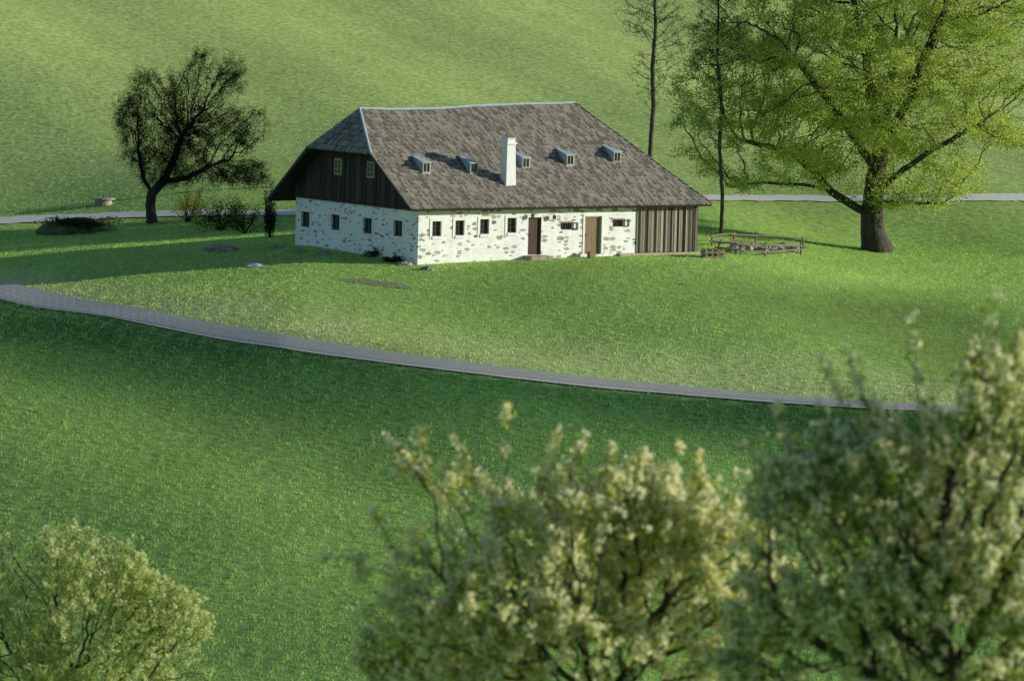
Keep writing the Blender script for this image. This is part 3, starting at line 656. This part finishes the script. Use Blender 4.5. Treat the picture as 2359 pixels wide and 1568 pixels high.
# ------------------------------------------------------------------ small things
def lump(name, label, cat, p, r3, mat, seed=0, parent=None, rough=.18, rot=0):
    import bmesh
    bm = bmesh.new(); bmesh.ops.create_icosphere(bm, subdivisions=3, radius=1); r = random.Random(seed); o3 = [r.random()*9 for _ in range(3)]
    from mathutils import noise
    for v in bm.verts:
        n = noise.noise(v.co*1.6+Vector(o3))*rough*2+noise.noise(v.co*4+Vector(o3))*rough; v.co *= 1+n; v.co = Vector((v.co.x*r3[0], v.co.y*r3[1], v.co.z*r3[2]))
    me = bpy.data.meshes.new(name); bm.to_mesh(me); bm.free(); me.materials.append(mat); o = bpy.data.objects.new(name, me); col.objects.link(o)
    o.location = tuple(map(float, p)); o.rotation_euler = (0, 0, rot)
    if parent: o.parent = parent
    elif label: tag(o, label, cat)
    return o
def shrub(name, label, p, r3, mat, n, sz, cat='shrub', spread=1.2, stems=26):
    T = empty(name, p, 0, label, cat); m_ = MB(); cs = []
    for i in range(stems):
        d = rng.normal(size=3)*np.array([.6,.6,.3])+[0,0,.9]; d /= np.linalg.norm(d); q = d*np.array(r3)*(.8+.9*rng.random())*np.array([spread,spread,1.1]); mid = q*.5+rng.normal(0, .05, 3)
        m_.tube([(0,0,-.05), mid, q], [.025,.015,.006], 3, cap=False); cs.append(mid+(q-mid)*rng.random((n//stems, 1)))
    m_.build('stems', M['darkbark'], T); c = np.concatenate(cs); c = c+rng.normal(0, .14, c.shape)*np.array(r3)
    c[:, 2] = np.maximum(c[:, 2], .02); np_mesh('foliage', rquads(c, sz, .6), 4, mat, T)
lump('earth_mound', 'low grassy mound of earth beside the gravel track', 'mound', at(185, 535)-[0,0,.25], (2.4,1.7,1.0), M['turf'], 3)
shrub('shrub', 'low dark weeds growing over the earth mound', at(195,538)+[0,0,.3], (1.9,1.1,.5), M['shrub'], 3000, .05)
shrub('shrub', 'yellow flowering shrub behind the dark gnarled tree', at(432,512), (.9,.9,1.35), M['yellow'], 1300, .05)
shrub('shrub', 'spreading dark bush between the gnarled tree and the gable', at(510,530), (1.3,1.0,1.2), M['shrub'], 2600, .05)
shrub('shrub', 'loose dark bush just left of the upright bush by the gable', at(565,538), (.9,.8,1.0), M['shrub'], 1600, .05)
shrub('shrub', 'upright dark bush against the left end of the white gable wall', at(622,548), (.5,.5,1.9), M['shrub'], 2400, .05, spread=.8)
shrub('shrub', 'small reddish plant at the foot of the gable wall', at(858,592), (.4,.35,.28), M['red'], 500, .045)
shrub('shrub', 'low green plants along the foundation corner', at(905,603), (.6,.5,.2), M['shrub'], 700, .05)
lump('boulder', 'flat brown boulder lying in the shaded yard', 'rock', at(512,580)+[0,0,.12], (.95,.5,.32), M['rock'], 5)
lump('boulder', 'flat pale slab lying below the brown boulder', 'rock', at(590,610), (.65,.9,.12), M['palerock'], 6)
for i, (px, py, s) in enumerate(((640,572,.45),(690,580,.3),(745,586,.35),(930,610,.35),(985,622,.32))):
    lump('foundation_stone', ['grey stone left of the gable corner','small grey stone below the leftmost gable window','grey stone below the second gable window','grey stone below the corner of the house','stone lying in the grass in front of the house corner'][i], 'rock', at(px, py), (s*1.3,s,.2), M['rock'], 20+i)
p = at(238, 472); T = empty('well', p, 0, 'low round stone well with flat lid beside the far track', 'well')
m_ = MB(); m_.tube([(0,0,-.2),(0,0,.35)], [.55,.52], 16); m_.build('well_ring', M['rock'], T); m_ = MB(); m_.tube([(0,0,.352),(0,0,.45)], [.75,.72], 16); m_.build('lid', M['rock'], T); m_ = MB(); m_.tube([(0,0,.45),(0,0,.62)], [.05,.05], 6); m_.build('handle', M['framewood'], T)
p = at(57, 637); m_ = MB(); m_.tube([(0,0,-.2),(0,0,.2),(.03,0,.5)], [.035,.035,.025], 6); o = m_.build('stake', M['palewood']); o.location = tuple(p); tag(o, 'short wooden stake in the meadow at the far left', 'stake')
def fence(label, pts):
    P = [at(*q) for q in pts]; T = empty('rail_fence', P[0], 0, label, 'fence', None); b = P[0]
    for p in P:
        m_ = MB(); q = p-b; hh = .72+.2*rng.random(); m_.tube([q-[0,0,.3], q+[0,0,.4], q+[rng.normal(0,.05),0,hh]], [.07,.06,.05], 6); m_.build('post', M['fencewood'], T)
    for p, q in zip(P[:-1], P[1:]):
        for h_ in (.22, .58):
            a_ = p-b+[0,0,h_+rng.normal(0, .05)]; c_ = q-b+[0,0,h_+rng.normal(0, .06)]; e = (c_-a_)/np.linalg.norm(c_-a_)*(.2+.3*rng.random()); m_ = MB(); m_.tube([a_-e+[0,-.07,0], (a_+c_)/2+[0,-.07,.03], c_+e+[0,-.07,0]], [.05,.055,.035], 6); m_.build('rail', M['fencewood'], T)
fence('rustic pole fence running from the barn end towards the big tree', [(1655,582),(1705,587),(1762,590),(1845,587)])
fence('back run of the rustic pole fence behind the stone heap', [(1640,566),(1690,563),(1740,566),(1850,575)])
for i in range(9):
    px = 1685+i*18+random.uniform(-5, 5); lump('heap_stone', ('%s stone of the heap behind the pole fence, counted from the barn end' % ['first','second','third','fourth','fifth','sixth','seventh','eighth','ninth'][i]), 'rock', at(px, 579+random.uniform(-4, 4)), (.45,.35,.38), M['rock'], 40+i)
p = at(1642, 594); T = empty('log_stack', p, R(15), 'small crib of stacked split logs at the barn corner', 'log stack')
for k_ in range(4):
    for j in (-.42, -.14, .14, .42):
        m_ = MB(); z = .07+k_*.13
        m_.tube([(-.6,j,z),(.6,j,z)], [.06,.065], 6) if k_ % 2 == 0 else m_.tube([(j*1.2,-.5,z),(j*1.2,.5,z)], [.06,.06], 6)
        m_.build('log', M['palewood'], T)
p = l2w((d2[0]+.15, -.5, 0)); m_ = MB(); m_.box((-.18,-.15,-.05), (.18,.15,.28), 1.1); o = m_.build('wooden_bucket', M['doorbrown']); o.location = tuple(p); o.rotation_euler = (0,0,TH); tag(o, 'small wooden box standing before the brown door', 'box')
# ------------------------------------------------------------------ light, world, camera
EL = R(13); AZ = R(4)
Sv = Vector((math.cos(EL)*math.cos(AZ), math.cos(EL)*math.sin(AZ), math.sin(EL)))
ld = bpy.data.lights.new('sun', 'SUN'); ld.energy = 5; ld.angle = R(.5); ld.color = (1, .94, .78)
lo = bpy.data.objects.new('sun', ld); col.objects.link(lo); lo.rotation_euler = Sv.to_track_quat('Z', 'Y').to_euler(); lo.location = (60, 250, 60)
w = bpy.data.worlds.new('World'); bpy.context.scene.world = w; w.use_nodes = True; nt = w.node_tree
sk = nt.nodes.new('ShaderNodeTexSky'); sk.sky_type = 'NISHITA'; sk.sun_disc = False; sk.sun_elevation = EL; sk.sun_rotation = R(90)-AZ
sk.dust_density = .3; sk.ozone_density = 2.5
bg = nt.nodes['Background']; nt.links.new(sk.outputs[0], bg.inputs[0]); bg.inputs[1].default_value = .11
cd = bpy.data.cameras.new('camera'); cd.sensor_width = 36; cd.lens = 36*F/2359; cd.clip_end = 6000; cd.clip_start = 1
cd.dof.use_dof = True; cd.dof.focus_distance = 300; cd.dof.aperture_fstop = cd.lens*.001/.10
co = bpy.data.objects.new('camera', cd); col.objects.link(co)
m4 = Matrix.Identity(4)
for i, v in enumerate((rt, up, -d0)):
    for j in range(3): m4[j][i] = v[j]
for j in range(3): m4[j][3] = CAM[j]
co.matrix_world = m4; bpy.context.scene.camera = co
vs = bpy.context.scene.view_settings; vs.view_transform = 'Standard'; vs.look = 'None'; vs.exposure = 0
